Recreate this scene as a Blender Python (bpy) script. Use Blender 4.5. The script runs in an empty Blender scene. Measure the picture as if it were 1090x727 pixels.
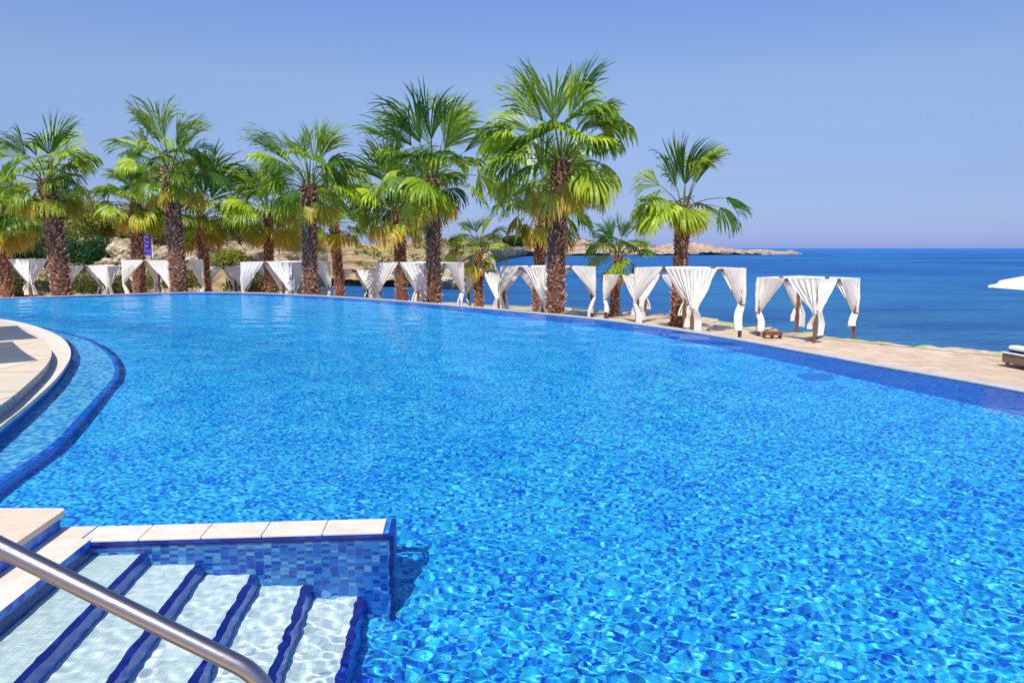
import bpy, math, random
import numpy as np
from mathutils import Vector, Matrix
random.seed(7); np.random.seed(7)
scene = bpy.context.scene
COL = scene.collection
R = math.radians

# ------------------------------------------------------------------ camera
F_PX, CAM_H, IW, IH = 787.0, 1.75, 1090.0, 727.0
PITCH = math.atan((IH / 2 - 264) / F_PX)
cam_d = bpy.data.cameras.new('camera')
cam_d.sensor_width = 36.0
cam_d.lens = 36.0 * F_PX / IW
cam_d.clip_start = 0.05
cam_d.clip_end = 60000
cam = bpy.data.objects.new('camera', cam_d)
COL.objects.link(cam)
cam.location = (0, 0, CAM_H)
cam.rotation_euler = (R(90) - PITCH, 0, 0)
scene.camera = cam

# ------------------------------------------------------------------ light
SUN_EL, SUN_AZ = 56.0, 190.0          # azimuth clockwise from +Y (behind the camera, a little to the left)
world = bpy.data.worlds.new('World')
scene.world = world
world.use_nodes = True
wn = world.node_tree
wn.nodes.clear()
sky = wn.nodes.new('ShaderNodeTexSky')
sky.sky_type = 'NISHITA'
sky.sun_disc = False
sky.sun_elevation = R(SUN_EL)
sky.sun_rotation = R(SUN_AZ)
sky.altitude = 0
sky.air_density = 1.0
sky.dust_density = 0.6
sky.ozone_density = 2.2
bg = wn.nodes.new('ShaderNodeBackground')
bg.inputs['Strength'].default_value = 0.11
wo = wn.nodes.new('ShaderNodeOutputWorld')
# the hazy sea air of the photograph: bluer and more even than the clear model towards the horizon
wtc = wn.nodes.new('ShaderNodeTexCoord')
wsep = wn.nodes.new('ShaderNodeSeparateXYZ')
wn.links.new(wtc.outputs['Generated'], wsep.inputs[0])
wramp = wn.nodes.new('ShaderNodeValToRGB')
wcr = wramp.color_ramp
wcr.elements[0].position, wcr.elements[0].color = 0.0, (.47, .61, 1.48, 1)
wcr.elements[1].position, wcr.elements[1].color = 0.36, (.84, .96, 1.42, 1)
for p_, c_ in ((.03, (.47, .56, 1.06)), (.08, (.55, .59, .88)), (.205, (.92, .91, 1.03))):
    we = wcr.elements.new(p_); we.color = c_ + (1,)
wn.links.new(wsep.outputs[2], wramp.inputs[0])
wmul = wn.nodes.new('ShaderNodeMix')
wmul.data_type = 'RGBA'; wmul.blend_type = 'MULTIPLY'
wmul.inputs[0].default_value = 1.0
wn.links.new(sky.outputs[0], wmul.inputs[6])
wn.links.new(wramp.outputs[0], wmul.inputs[7])
wn.links.new(wmul.outputs[2], bg.inputs[0])
wn.links.new(bg.outputs[0], wo.inputs[0])

sun_d = bpy.data.lights.new('sun', 'SUN')
sun_d.energy = 4.2
sun_d.angle = R(0.5)
sun_d.color = (1.0, 0.955, 0.88)
sun_d.cycles.is_caustics_light = True
sun = bpy.data.objects.new('sun', sun_d)
COL.objects.link(sun)
to_sun = Vector((math.sin(R(SUN_AZ)) * math.cos(R(SUN_EL)), math.cos(R(SUN_AZ)) * math.cos(R(SUN_EL)), math.sin(R(SUN_EL))))
sun.rotation_euler = to_sun.to_track_quat('Z', 'Y').to_euler()
sun.location = to_sun * 50

vs = scene.view_settings
vs.view_transform = 'Standard'
vs.look = 'None'
vs.exposure = 0.25
vs.gamma = 1.0
vs.use_curve_mapping = False
scene.cycles.max_bounces = 10
scene.cycles.transparent_max_bounces = 12
scene.cycles.caustics_refractive = True
scene.cycles.caustics_reflective = False
scene.cycles.sample_clamp_indirect = 4.0
scene.cycles.use_denoising = True

# ------------------------------------------------------------------ picture geometry -> world
def ray(px, py):
    x, y = px - IW / 2, -(py - IH / 2)
    c, s = math.cos(PITCH), math.sin(PITCH)
    return Vector((x, F_PX * c + y * s, -F_PX * s + y * c))
def on_plane(px, py, z=0.0):
    r = ray(px, py)
    return Vector((0, 0, CAM_H)) + r * ((z - CAM_H) / r.z)
def at_depth(px, py, d):
    r = ray(px, py)
    return Vector((0, 0, CAM_H)) + r * (d / r.y)

# ------------------------------------------------------------------ mesh helpers
class MB:
    """collects faces (with material slots and metre UVs) for ONE mesh object"""
    def __init__(s):
        s.v, s.f, s.m, s.uv, s.col = [], [], [], [], None
    def add(s, verts, faces, mat=0, uvs=None):
        o = len(s.v)
        s.v.extend([tuple(p) for p in verts])
        for k, fc in enumerate(faces):
            s.f.append(tuple(i + o for i in fc))
            s.m.append(mat)
            s.uv.append([tuple(uvs[i]) for i in fc] if uvs is not None else None)
    def quad(s, a, b, c, d, mat=0, uv=None):
        s.add([a, b, c, d], [(0, 1, 2, 3)], mat, uv)
    def box(s, c, size, M=None, mat=0, bev=0.0):
        x, y, z = size[0] / 2, size[1] / 2, size[2] / 2
        if bev:
            b = min(bev, x * .9, y * .9, z * .9)
            vv = []
            for sx in (-1, 1):
                for sy in (-1, 1):
                    for sz in (-1, 1):
                        vv += [(sx * (x - b), sy * (y - b), sz * z), (sx * (x - b), sy * y, sz * (z - b)), (sx * x, sy * (y - b), sz * (z - b))]
            import bmesh
            bm = bmesh.new()
            for p in vv: bm.verts.new(p)
            bmesh.ops.convex_hull(bm, input=bm.verts)
            bm.verts.ensure_lookup_table(); bm.verts.index_update()
            vv = [v.co.copy() for v in bm.verts]
            ff = [[v.index for v in f.verts] for f in bm.faces]
            bm.free()
        else:
            vv = [Vector((sx * x, sy * y, sz * z)) for sx in (-1, 1) for sy in (-1, 1) for sz in (-1, 1)]
            ff = [(0, 1, 3, 2), (4, 6, 7, 5), (0, 4, 5, 1), (2, 3, 7, 6), (0, 2, 6, 4), (1, 5, 7, 3)]
        vv = [Vector(p) + Vector(c) for p in vv]
        if M is not None: vv = [M @ p for p in vv]
        uvs = [(p.x + p.y, p.z + p.y * .37) for p in vv]
        s.add(vv, ff, mat, uvs)
    def tube(s, pts, rad, n=12, mat=0, cap=True):
        pts = [Vector(p) for p in pts]
        rads = rad if isinstance(rad, (list, tuple)) else [rad] * len(pts)
        vv, ff = [], []
        up = None
        for i, p in enumerate(pts):
            t = (pts[min(i + 1, len(pts) - 1)] - pts[max(i - 1, 0)]).normalized()
            if up is None:
                up = Vector((0, 0, 1)) if abs(t.z) < .9 else Vector((1, 0, 0))
            a = t.cross(up).normalized(); b = a.cross(t).normalized(); up = b
            for k in range(n):
                an = 2 * math.pi * k / n
                vv.append(p + (a * math.cos(an) + b * math.sin(an)) * rads[i])
        for i in range(len(pts) - 1):
            for k in range(n):
                ff.append((i * n + k, i * n + (k + 1) % n, (i + 1) * n + (k + 1) % n, (i + 1) * n + k))
        if cap:
            ff.append(tuple(range(n))[::-1]); ff.append(tuple((len(pts) - 1) * n + k for k in range(n)))
        s.add(vv, ff, mat)
    def prism(s, poly, z0, z1, mat_top=0, mat_side=0):
        """poly counter-clockwise, top and sides, metre UVs (arc length along the sides)"""
        n = len(poly)
        s.add([(p[0], p[1], z1) for p in poly], [tuple(range(n))], mat_top, [(p[0], p[1]) for p in poly])
        L = 0.0
        for i in range(n):
            a, b = poly[i], poly[(i + 1) % n]
            d = math.hypot(b[0] - a[0], b[1] - a[1])
            s.quad((a[0], a[1], z0), (b[0], b[1], z0), (b[0], b[1], z1), (a[0], a[1], z1), mat_side,
                   [(L, z0), (L + d, z0), (L + d, z1), (L, z1)])
            L += d
    def build(s, name, mats, parent=None, smooth=False, loc=None, rotz=None):
        me = bpy.data.meshes.new(name)
        me.from_pydata(s.v, [], s.f)
        if not isinstance(mats, (list, tuple)): mats = [mats]
        for m in mats: me.materials.append(m)
        me.polygons.foreach_set('material_index', s.m)
        if any(u is not None for u in s.uv):
            ul = me.uv_layers.new(name='UVMap')
            flat = []
            for u, fc in zip(s.uv, s.f):
                for k in range(len(fc)): flat.extend(u[k] if u is not None else (0, 0))
            ul.data.foreach_set('uv', flat)
        if smooth: me.polygons.foreach_set('use_smooth', [True] * len(s.f))
        if s.col is not None:
            ca = me.color_attributes.new('tint', 'FLOAT_COLOR', 'POINT')
            ca.data.foreach_set('color', np.asarray(s.col, dtype=np.float32).ravel())
        me.update()
        o = bpy.data.objects.new(name, me)
        COL.objects.link(o)
        if parent is not None: o.parent = parent
        if loc is not None: o.location = loc
        if rotz is not None: o.rotation_euler = (0, 0, rotz)
        return o

def tag(o, label=None, cat=None, group=None, kind=None):
    if label: o['label'] = label
    if cat: o['category'] = cat
    if group: o['group'] = group
    if kind: o['kind'] = kind
    return o
def empty(name, loc=(0, 0, 0), rotz=0.0):
    o = bpy.data.objects.new(name, None)
    o.empty_display_size = .2
    COL.objects.link(o)
    o.location = loc
    o.rotation_euler = (0, 0, rotz)
    return o
def dup_tree(o, parent=None):
    c = o.copy()
    COL.objects.link(c)
    if parent is not None: c.parent = parent
    for ch in o.children: dup_tree(ch, c)
    return c
def receive(o):
    o.cycles.is_caustics_receiver = True
    return o

def spline(pts, n):
    """Catmull-Rom through pts, n samples per span"""
    P = [np.array(p, float) for p in pts]
    P = [2 * P[0] - P[1]] + P + [2 * P[-1] - P[-2]]
    out = []
    for i in range(1, len(P) - 2):
        for k in range(n):
            t = k / n
            a, b, c, d = P[i - 1], P[i], P[i + 1], P[i + 2]
            out.append(.5 * (2 * b + (c - a) * t + (2 * a - 5 * b + 4 * c - d) * t * t + (3 * b - a - 3 * c + d) * t ** 3))
    out.append(P[-2])
    return np.array(out)

# value noise (numpy), for terrain and waves
def _hash(i, j, s):
    n = (i.astype(np.int64) * 374761393 + j.astype(np.int64) * 668265263 + s * 974711) & 0x7fffffff
    n = ((n ^ (n >> 13)) * 1274126177) & 0x7fffffff
    return ((n ^ (n >> 16)) & 0xffff) / 65535.0
def vnoise(x, y, s=0):
    x = np.asarray(x, float); y = np.asarray(y, float)
    i, j = np.floor(x), np.floor(y)
    fx, fy = x - i, y - j
    fx, fy = fx * fx * (3 - 2 * fx), fy * fy * (3 - 2 * fy)
    a, b, c, d = _hash(i, j, s), _hash(i + 1, j, s), _hash(i, j + 1, s), _hash(i + 1, j + 1, s)
    return (a * (1 - fx) + b * fx) * (1 - fy) + (c * (1 - fx) + d * fx) * fy - .5
def fbm(x, y, s=0, o=4):
    r, a = 0, 1.0
    for k in range(o):
        r = r + a * vnoise(x * 2 ** k, y * 2 ** k, s + k * 17); a *= .5
    return r
def sstep(a, b, x):
    t = np.clip((np.asarray(x, float) - a) / (b - a), 0, 1)
    return t * t * (3 - 2 * t)

# ------------------------------------------------------------------ materials
class NT:
    def __init__(s, name):
        s.m = bpy.data.materials.new(name)
        s.m.use_nodes = True
        s.t = s.m.node_tree
        s.t.nodes.clear()
        s.out = s.n('ShaderNodeOutputMaterial')
    def n(s, typ, ins=None, **kw):
        nd = s.t.nodes.new(typ)
        for k, v in kw.items(): setattr(nd, k, v)
        if ins:
            for k, v in ins.items():
                if isinstance(v, bpy.types.NodeSocket): s.t.links.new(v, nd.inputs[k])
                else: nd.inputs[k].default_value = v
        return nd
    def ramp(s, fac, stops, interp='LINEAR'):
        nd = s.n('ShaderNodeValToRGB', {0: fac})
        cr = nd.color_ramp
        cr.interpolation = interp
        while len(cr.elements) < len(stops): cr.elements.new(.5)
        for e, (p, c) in zip(cr.elements, stops):
            e.position = p
            e.color = tuple(c) + (1,) if len(c) == 3 else c
        return nd.outputs[0]
    def math(s, op, a, b=0.0, c=0.0):
        return s.n('ShaderNodeMath', {0: a, 1: b, 2: c}, operation=op).outputs[0]
    def mix(s, f, a, b, blend='MIX'):
        nd = s.n('ShaderNodeMix', data_type='RGBA', blend_type=blend)
        for sock, v in ((nd.inputs[0], f), (nd.inputs[6], a), (nd.inputs[7], b)):
            if isinstance(v, bpy.types.NodeSocket): s.t.links.new(v, sock)
            else: sock.default_value = v if not isinstance(v, tuple) or len(v) == 4 else tuple(v) + (1,)
        return nd.outputs[2]
    def noise(s, scale, detail=3, vec=None, rough=.55, w=None):
        nd = s.n('ShaderNodeTexNoise', {'Scale': scale, 'Detail': detail, 'Roughness': rough})
        if vec is not None: s.t.links.new(vec, nd.inputs['Vector'])
        return nd.outputs[0]
    def coord(s, which='Object'):
        return s.n('ShaderNodeTexCoord').outputs[which]
    def bump(s, h, strength=.4, dist=.02):
        return s.n('ShaderNodeBump', {'Height': h, 'Strength': strength, 'Distance': dist}).outputs[0]
    def princ(s, color, rough=.6, normal=None, spec=.5, metal=0.0, **kw):
        ins = {'Base Color': color if isinstance(color, bpy.types.NodeSocket) else tuple(color) + (1,), 'Roughness': rough, 'Metallic': metal, 'Specular IOR Level': spec}
        ins.update(kw)
        nd = s.n('ShaderNodeBsdfPrincipled', ins)
        if normal is not None: s.t.links.new(normal, nd.inputs['Normal'])
        return nd.outputs[0]
    def done(s, sh):
        s.t.links.new(sh, s.out.inputs[0])
        return s.m

def mosaic(name, stops, tile=.05, grout=(.35, .5, .6), gw=.06, spread=.25, rough=.35, big=0.0):
    """small glazed tiles: random colour per tile, on metre UVs"""
    t = NT(name)
    uv = t.coord('UV')
    sc = t.n('ShaderNodeVectorMath', {0: uv, 1: (1 / tile, 1 / tile, 1 / tile)}, operation='MULTIPLY').outputs[0]
    fl = t.n('ShaderNodeVectorMath', {0: sc}, operation='FLOOR').outputs[0]
    fr = t.n('ShaderNodeVectorMath', {0: sc}, operation='FRACTION').outputs[0]
    wn_ = t.n('ShaderNodeTexWhiteNoise', {'Vector': fl}, noise_dimensions='2D')
    val = wn_.outputs['Value']
    if big:
        nz = t.noise(big, 2, uv)
        val = t.math('ADD', val, t.math('MULTIPLY', t.math('SUBTRACT', nz, .5), .55))
    col = t.ramp(val, stops, 'CONSTANT')
    sx = t.n('ShaderNodeSeparateXYZ', {0: fr})
    def edge(o):
        return t.math('MINIMUM', o, t.math('SUBTRACT', 1.0, o))
    e = t.math('MINIMUM', edge(sx.outputs[0]), edge(sx.outputs[1]))
    g = t.math('LESS_THAN', e, gw)
    col = t.mix(g, col, grout)
    return t.done(t.princ(col, rough))

FLOOR_TILE = mosaic('pool_floor_mosaic', [(0, (.003, .10, .70)), (.13, (.006, .22, .81)), (.32, (.013, .41, .87)), (.58, (.035, .58, .91)), (.86, (.11, .76, .93))], .030, (.03, .36, .75), .04, big=1.1)
WALL_TILE = mosaic('pool_wall_mosaic', [(0, (.008, .14, .70)), (.3, (.014, .23, .80)), (.65, (.025, .33, .86)), (.9, (.05, .44, .88))], .05, (.03, .25, .7), .05)
STEP_WALL_TILE = mosaic('stair_wall_mosaic', [(0, (.005, .06, .52)), (.25, (.010, .15, .66)), (.55, (.03, .30, .74)), (.82, (.14, .50, .80))], .05, (.04, .26, .62), .05)
NAVY_TILE = mosaic('navy_nosing_mosaic', [(0, (.004, .012, .20)), (.5, (.006, .022, .28)), (.85, (.01, .04, .36))], .05, (.01, .03, .2), .05)
RISER_TILE = mosaic('riser_mosaic', [(0, (.003, .06, .56)), (.4, (.005, .13, .68)), (.75, (.014, .24, .76))], .05, (.02, .16, .55), .05)
TREAD_TILE = mosaic('pale_tread_mosaic', [(0, (.72, .87, .79)), (.3, (.78, .91, .83)), (.7, (.84, .93, .87))], .05, (.62, .80, .72), .06)

def stone(name, base, dark, scale=6.0, rough=.75, bump=.15, tile=None):
    t = NT(name)
    v = t.coord('Object')
    n1 = t.noise(scale, 6, v, .65); n2 = t.noise(scale * .13, 3, v)
    c = t.ramp(n1, [(.3, dark), (.65, base)])
    c = t.mix(t.ramp(n2, [(.35, (.0,) * 3), (.7, (.45,) * 3)]), c, dark)
    h = n1
    if tile:
        br = t.n('ShaderNodeTexBrick', {'Vector': v, 'Color1': (1, 1, 1, 1), 'Color2': (.86, .84, .8, 1), 'Mortar': (.42, .36, .28, 1), 'Scale': 1.0, 'Mortar Size': .012,
                 'Brick Width': tile[0], 'Row Height': tile[1]}, offset=tile[2] if len(tile) > 2 else .5)
        c = t.mix(1.0, c, br.outputs[0], 'MULTIPLY')
    return t.done(t.princ(c, rough, t.bump(h, bump, .01), .3))
COPING = stone('cream_coping_stone', (.78, .71, .58), (.62, .53, .40), 7)
LIP = stone('edge_lip_stone', (.58, .55, .50), (.42, .40, .37), 9)
DECK = stone('sandstone_paving', (.76, .60, .42), (.54, .40, .27), 2.2, tile=(1.2, .8))
PLATFORM = stone('cream_paving', (.76, .66, .50), (.64, .54, .40), 4.0, tile=(1.3, 1.3, 0.0))
INLAY = stone('brown_paving_inlay', (.50, .38, .26), (.40, .30, .2), 5)
UPPER = stone('honed_deck_slab', (.72, .60, .44), (.62, .50, .36), 7)

def water_mat():
    t = NT('pool_water')
    rf = t.n('ShaderNodeBsdfRefraction', {'Color': (1.0, 1.03, 1.02, 1), 'Roughness': 0.0, 'IOR': 1.33}).outputs[0]
    gl = t.n('ShaderNodeBsdfGlossy', {'Color': (1, 1, 1, 1), 'Roughness': 0.02}).outputs[0]
    fr = t.n('ShaderNodeFresnel', {'IOR': 1.33}).outputs[0]
    mx = t.n('ShaderNodeMixShader', {0: t.math('MULTIPLY', fr, .30), 1: rf, 2: gl}).outputs[0]
    return t.done(mx)
WATER = water_mat()

def sea_mat():
    t = NT('sea_water')
    pos = t.n('ShaderNodeNewGeometry').outputs['Position']
    def sc(v): return t.n('ShaderNodeVectorMath', {0: pos, 1: v}, operation='MULTIPLY').outputs[0]
    nb = t.noise(1.0, 4, sc((.010, .022, 1)), .6)
    c = t.ramp(nb, [(.36, (.012, .090, .33)), (.47, (.015, .150, .46)), (.58, (.022, .215, .54)), (.70, (.045, .29, .56))])
    sy = t.n('ShaderNodeSeparateXYZ', {0: pos}).outputs[1]
    near = t.ramp(t.math('DIVIDE', sy, 160.0), [(.15, (.9,) * 3), (.42, (.55,) * 3), (1, (0,) * 3)])
    bed = t.ramp(t.noise(1.0, 4, sc((.06, .12, 1)), .6), [(.38, (.045, .13, .33)), (.60, (.08, .31, .46))])
    c = t.mix(t.math('MULTIPLY', near, .8), c, bed)
    h1 = t.noise(1.0, 3, sc((.16, .42, 1)), .6); h2 = t.noise(1.0, 4, sc((.8, 2.0, 1)), .65); h3 = t.noise(1.0, 2, sc((3.5, 7, 1)), .6)
    h = t.math('ADD', t.math('MULTIPLY', h1, 1.2), t.math('ADD', t.math('MULTIPLY', h2, .9), t.math('MULTIPLY', h3, .10)))
    nm = t.bump(h, 1.0, 1.7)
    df = t.n('ShaderNodeBsdfDiffuse', {0: c, 'Normal': nm}).outputs[0]
    gl = t.n('ShaderNodeBsdfGlossy', {0: (1, 1, 1, 1), 'Roughness': .16, 'Normal': nm}).outputs[0]
    fr = t.n('ShaderNodeFresnel', {'IOR': 1.33, 'Normal': nm}).outputs[0]
    return t.done(t.n('ShaderNodeMixShader', {0: t.math('MULTIPLY', fr, .55), 1: df, 2: gl}).outputs[0])
SEA = sea_mat()

# ------------------------------------------------------------------ pool
EDGE = [(-22.5, 21.2), (-20.6, 23.3), (-17.8, 25.69), (-15.0, 27.76), (-12.81, 29.1), (-10.6, 29.0), (-7.44, 27.22), (-4.65, 25.15), (-2.17, 22.75), (.30, 20.12), (2.18, 17.95), (3.51, 15.7),
        (4.31, 13.95), (4.92, 12.3), (5.40, 10.95), (5.90, 9.75), (6.22, 8.81), (6.40, 7.6), (6.45, 6.0)]
edge = spline(EDGE, 8)
LEFT = [(-4.0, 4.1), (-4.42, 5.6), (-4.93, 6.98), (-5.40, 8.18), (-6.02, 9.62), (-6.86, 11.3), (-7.75, 12.75), (-8.9, 14.3), (-10.6, 16.15), (-12.2, 17.5), (-15, 19.2), (-18.5, 20.6), (-22.5, 21.2)]
left = spline(LEFT, 6)
PD = -1.4                                     # pool floor level
ZI = 0.02
basin = MB()
for a, b in ((edge, None),):
    pass
poly = [(-24, 1.2), (6.45, 1.2)] + [tuple(p) for p in edge[::-1]] + [(-24, 21.2)]
led_xy = np.array([(-3.7, 4.4), (-4.01, 5.61), (-4.24, 6.69), (-4.55, 7.6), (-4.98, 8.76), (-5.66, 10.5), (-6.58, 12.1), (-7.5, 13.4), (-8.4, 14.5), (-9.6, 15.7), (-11.0, 16.9), (-15, 19.4), (-18, 21)])
gx = np.linspace(-24, 6.45, 90); gt = np.linspace(0, 1, 70)
gy1 = np.interp(gx, edge[:, 0], edge[:, 1]); gy1[gx < -22.5] = 21.2; gy1[-1] = 8.5
FX = np.repeat(gx[None], 70, 0); FY = 1.2 + (gy1 - 1.2)[None] * gt[:, None]
# the floor rises gently towards the ledge on the left
lx_ = np.interp(FY, led_xy[:, 1], led_xy[:, 0])
FZ = PD + .80 * sstep(4.5, .0, np.abs(FX - lx_) * .84) * sstep(2.5, 5.5, FY)
gi = np.arange(90 * 70).reshape(70, 90)
basin.add(np.stack([FX, FY, FZ], -1).reshape(-1, 3).tolist(), np.stack([gi[:-1, :-1], gi[:-1, 1:], gi[1:, 1:], gi[1:, :-1]], -1).reshape(-1, 4).tolist(), 0, np.stack([FX, FY], -1).reshape(-1, 2).tolist())
def wall_strip(mb, line, z0, z1, mat):
    L = 0
    for a, b in zip(line[:-1], line[1:]):
        d = math.hypot(*(np.array(b) - a))
        mb.quad((a[0], a[1], z0), (b[0], b[1], z0), (b[0], b[1], z1), (a[0], a[1], z1), mat, [(L, z0), (L + d, z0), (L + d, z1), (L, z1)])
        L += d
wall_strip(basin, list(edge) + [np.array((6.45, 1.2))], PD, .005, 1)
wall_strip(basin, [np.array((6.45, 1.2)), np.array((-2.6, 1.2))], PD, .0, 1)
pool = receive(basin.build('pool_basin', [FLOOR_TILE, WALL_TILE]))
tag(pool, kind='structure')
# overflow lip along the far edge, and the outside face of the pool wall below it
def offset(line, d):
    line = np.array(line); t = np.gradient(line, axis=0)
    n = np.stack([-t[:, 1], t[:, 0]], 1) / np.linalg.norm(t, axis=1)[:, None]
    return line + n * d
lip = MB()
line = np.array(list(edge) + [(6.46, 3.5), (6.46, 1.2)])
o2 = offset(line, .24)
for i in range(len(line) - 1):
    a, b, c, d = line[i], line[i + 1], o2[i + 1], o2[i]
    for (p, q, z0, z1) in ((a, b, -.06, ZI),): 
        lip.quad((p[0], p[1], z0), (q[0], q[1], z0), (q[0], q[1], z1), (p[0], p[1], z1))
    lip.quad((a[0], a[1], ZI), (b[0], b[1], ZI), (c[0], c[1], ZI), (d[0], d[1], ZI))
    lip.quad((d[0], d[1], ZI), (c[0], c[1], ZI), (c[0], c[1], -2.2), (d[0], d[1], -2.2))
tag(lip.build('pool_edge', LIP), kind='structure')

# water sheet: real ripples, finer near the camera
def water():
    xs = np.concatenate([np.arange(-22.4, -9, .14), np.arange(-9, -4, .075), np.arange(-4, -3, .04), np.arange(-3, 3.6, .019), np.arange(3.6, 6.44, .036), [6.448]])
    ex, ey = edge[:, 0], edge[:, 1]
    yhi = np.interp(xs, ex, ey)
    yhi[xs > 6.40] = np.maximum(yhi[xs > 6.40], 6.2)
    ylo = np.full_like(xs, 1.2)
    ts, y = [0.0], 1.2
    while y < 29.2:
        y += (.019 if y > 2.3 else .06) * max(1.0, y / 3.6) ** 1.25
        ts.append(y - 1.2)
    ts = np.array(ts) / ts[-1]
    Y = ylo[None, :] + (yhi - ylo)[None, :] * ts[:, None]
    X = np.repeat(xs[None, :], len(ts), 0)
    Z = np.zeros_like(X)
    rng = np.random.RandomState(3)
    wx = X + .12 * vnoise(X * 1.1, Y * 1.1, 5); wy = Y + .12 * vnoise(X * 1.1, Y * 1.1, 9)
    amp = .75 + .9 * vnoise(X * .45, Y * .45, 21)
    cell = np.maximum(np.gradient(X, axis=1), np.gradient(Y, axis=0))
    for k in range(64):
        lam = .062 * (.62 / .062) ** (rng.rand() ** 1.4)
        th = rng.normal(R(65), R(52)) + (math.pi if rng.rand() < .3 else 0)
        a = .00036 * lam ** .55 * WAVE
        Z += a * sstep(1.8, 3.2, lam / cell) * np.sin(2 * math.pi / lam * (wx * math.cos(th) + wy * math.sin(th)) + rng.rand() * 6.28)
    Z *= amp
    # longer, lazier wavelets where the sheet is seen from far
    for k in range(26):
        lam = rng.uniform(.5, 1.5)
        th = rng.normal(R(80), R(40))
        Z += .0042 * lam * WAVE / 5.1 * sstep(5, 14, Y) * sstep(1.8, 3.2, lam / cell) * np.sin(2 * math.pi / lam * (wx * math.cos(th) + wy * math.sin(th)) + rng.rand() * 6.28)
    n, m = X.shape
    me = bpy.data.meshes.new('pool_water')
    V = np.stack([X, Y, Z], -1).reshape(-1, 3)
    idx = np.arange(n * m).reshape(n, m)
    Fq = np.stack([idx[:-1, :-1], idx[:-1, 1:], idx[1:, 1:], idx[1:, :-1]], -1).reshape(-1, 4)
    me.vertices.add(len(V)); me.vertices.foreach_set('co', V.ravel())
    me.loops.add(Fq.size); me.loops.foreach_set('vertex_index', Fq.ravel())
    me.polygons.add(len(Fq)); me.polygons.foreach_set('loop_start', np.arange(0, Fq.size, 4))
    me.polygons.foreach_set('use_smooth', [True] * len(Fq))
    me.update(calc_edges=True)
    me.materials.append(WATER)
    o = bpy.data.objects.new('pool_water', me)
    COL.objects.link(o)
    o.cycles.is_caustics_caster = True
    tag(o, kind='structure')
    print('water faces', len(Fq))
WAVE = 1.0
water()

# left platform: two tiers of pale paving with a submerged ledge round it
def tier(line, z0, z1, mats, name, close=None):
    mb = MB()
    pl = [tuple(p) for p in line] + (close or [(-24, 21.2), (-24, 4.0)])
    mb.prism(pl, z0, z1, 0, 1)
    return mb.build(name, mats)
low = offset(left, .0)
tag(receive(tier(low, PD, .03, [COPING, WALL_TILE], 'platform_base')), kind='structure')
cap_ = offset(left, -.03)
tag(tier(cap_, .03, .075, [COPING, COPING], 'platform_coping'), kind='structure')
UPT = [(-4.15, 4.5), (-4.6, 5.8), (-5.07, 7.18), (-5.5, 8.2), (-6.15, 9.6), (-6.85, 10.85), (-7.65, 12.0), (-8.5, 13.1), (-10.15, 14.95), (-12, 16.5), (-15, 18.2), (-18.5, 19.5), (-22.5, 20.2)]
up = spline(UPT, 6)
GREY_TILE = mosaic('grey_riser_mosaic', [(0, (.16, .18, .26)), (.5, (.26, .27, .33)), (.8, (.36, .35, .37))], .09, (.4, .37, .32), .06)
tag(tier(up, .075, .185, [PLATFORM, GREY_TILE], 'platform_step', [(-24, 20), (-24, 4.4)]), kind='structure')
tag(tier(offset(up, -.025), .185, .22, [PLATFORM, PLATFORM], 'platform_paving', [(-24, 20), (-24, 4.4)]), kind='structure')
LEDGE = [(-3.7, 4.4), (-4.01, 5.61), (-4.24, 6.69), (-4.55, 7.6), (-4.98, 8.76), (-5.66, 10.5), (-6.58, 12.1), (-7.5, 13.4), (-8.4, 14.5), (-9.6, 15.7), (-11.0, 16.9)]
led = spline(LEDGE, 6)
lm = MB()
pl = [tuple(p) for p in led] + [(-11.6, 16.6), (-8, 12), (-5, 6), (-4.2, 4.4)]
lm.prism(pl, PD, -.30, 0, 1)
inner = offset(led, .06)
L = 0
for i in range(len(led) - 1):
    a, b, c, d = led[i], led[i + 1], inner[i + 1], inner[i]
    s = math.hypot(*(b - a))
    lm.quad((a[0], a[1], -.296), (b[0], b[1], -.296), (c[0], c[1], -.296), (d[0], d[1], -.296), 2, [(L, 0), (L + s, 0), (L + s, .06), (L, .06)])
    L += s
LEDGE_TILE = mosaic('ledge_mosaic', [(0, (.02, .26, .74)), (.3, (.06, .46, .84)), (.65, (.20, .66, .88))], .05, (.1, .4, .65), .05)
LEDGE_RISER = mosaic('ledge_riser_mosaic', [(0, (.012, .16, .78)), (.4, (.02, .26, .86)), (.75, (.05, .40, .90))], .05, (.03, .3, .8), .05)
tag(receive(lm.build('pool_ledge', [LEDGE_TILE, LEDGE_RISER, RISER_TILE])), kind='structure')

# near deck (left upper slab), stairs block and its dividing wall
A = math.radians(4.3)                          # the stairs are turned a little
st = empty('pool_steps', (-2.50, 4.22, 0), A)
tag(st, 'pale mosaic pool steps with navy nosings going down under water', 'pool steps')
SLEN = 3.1
def stair_part(name, x0, x1, z, zb, mat):
    mb = MB()
    mb.add([(x0, -SLEN, z), (x1, -SLEN, z), (x1, 0, z), (x0, 0, z)], [(0, 1, 2, 3)], 0, [(x0, -SLEN), (x1, -SLEN), (x1, 0), (x0, 0)])
    return receive(mb.build(name, mat, st))
TW, RH, NW = .318, .17, .045
for k in range(6):
    x = TW * k
    z = -.02 - RH * k
    # riser of step k faces the pool
    mb = MB()
    zb = z - RH if k < 5 else PD
    mb.add([(x, -SLEN, zb), (x, 0, zb), (x, 0, z), (x, -SLEN, z)], [(0, 1, 2, 3)], 0, [(0, zb), (SLEN, zb), (SLEN, z), (0, z)])
    receive(mb.build('riser', RISER_TILE, st))
    if k > 0:
        stair_part('tread', x - TW, x - NW, z, z, TREAD_TILE)
        stair_part('nosing', x - NW, x, z, z, NAVY_TILE)
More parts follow.
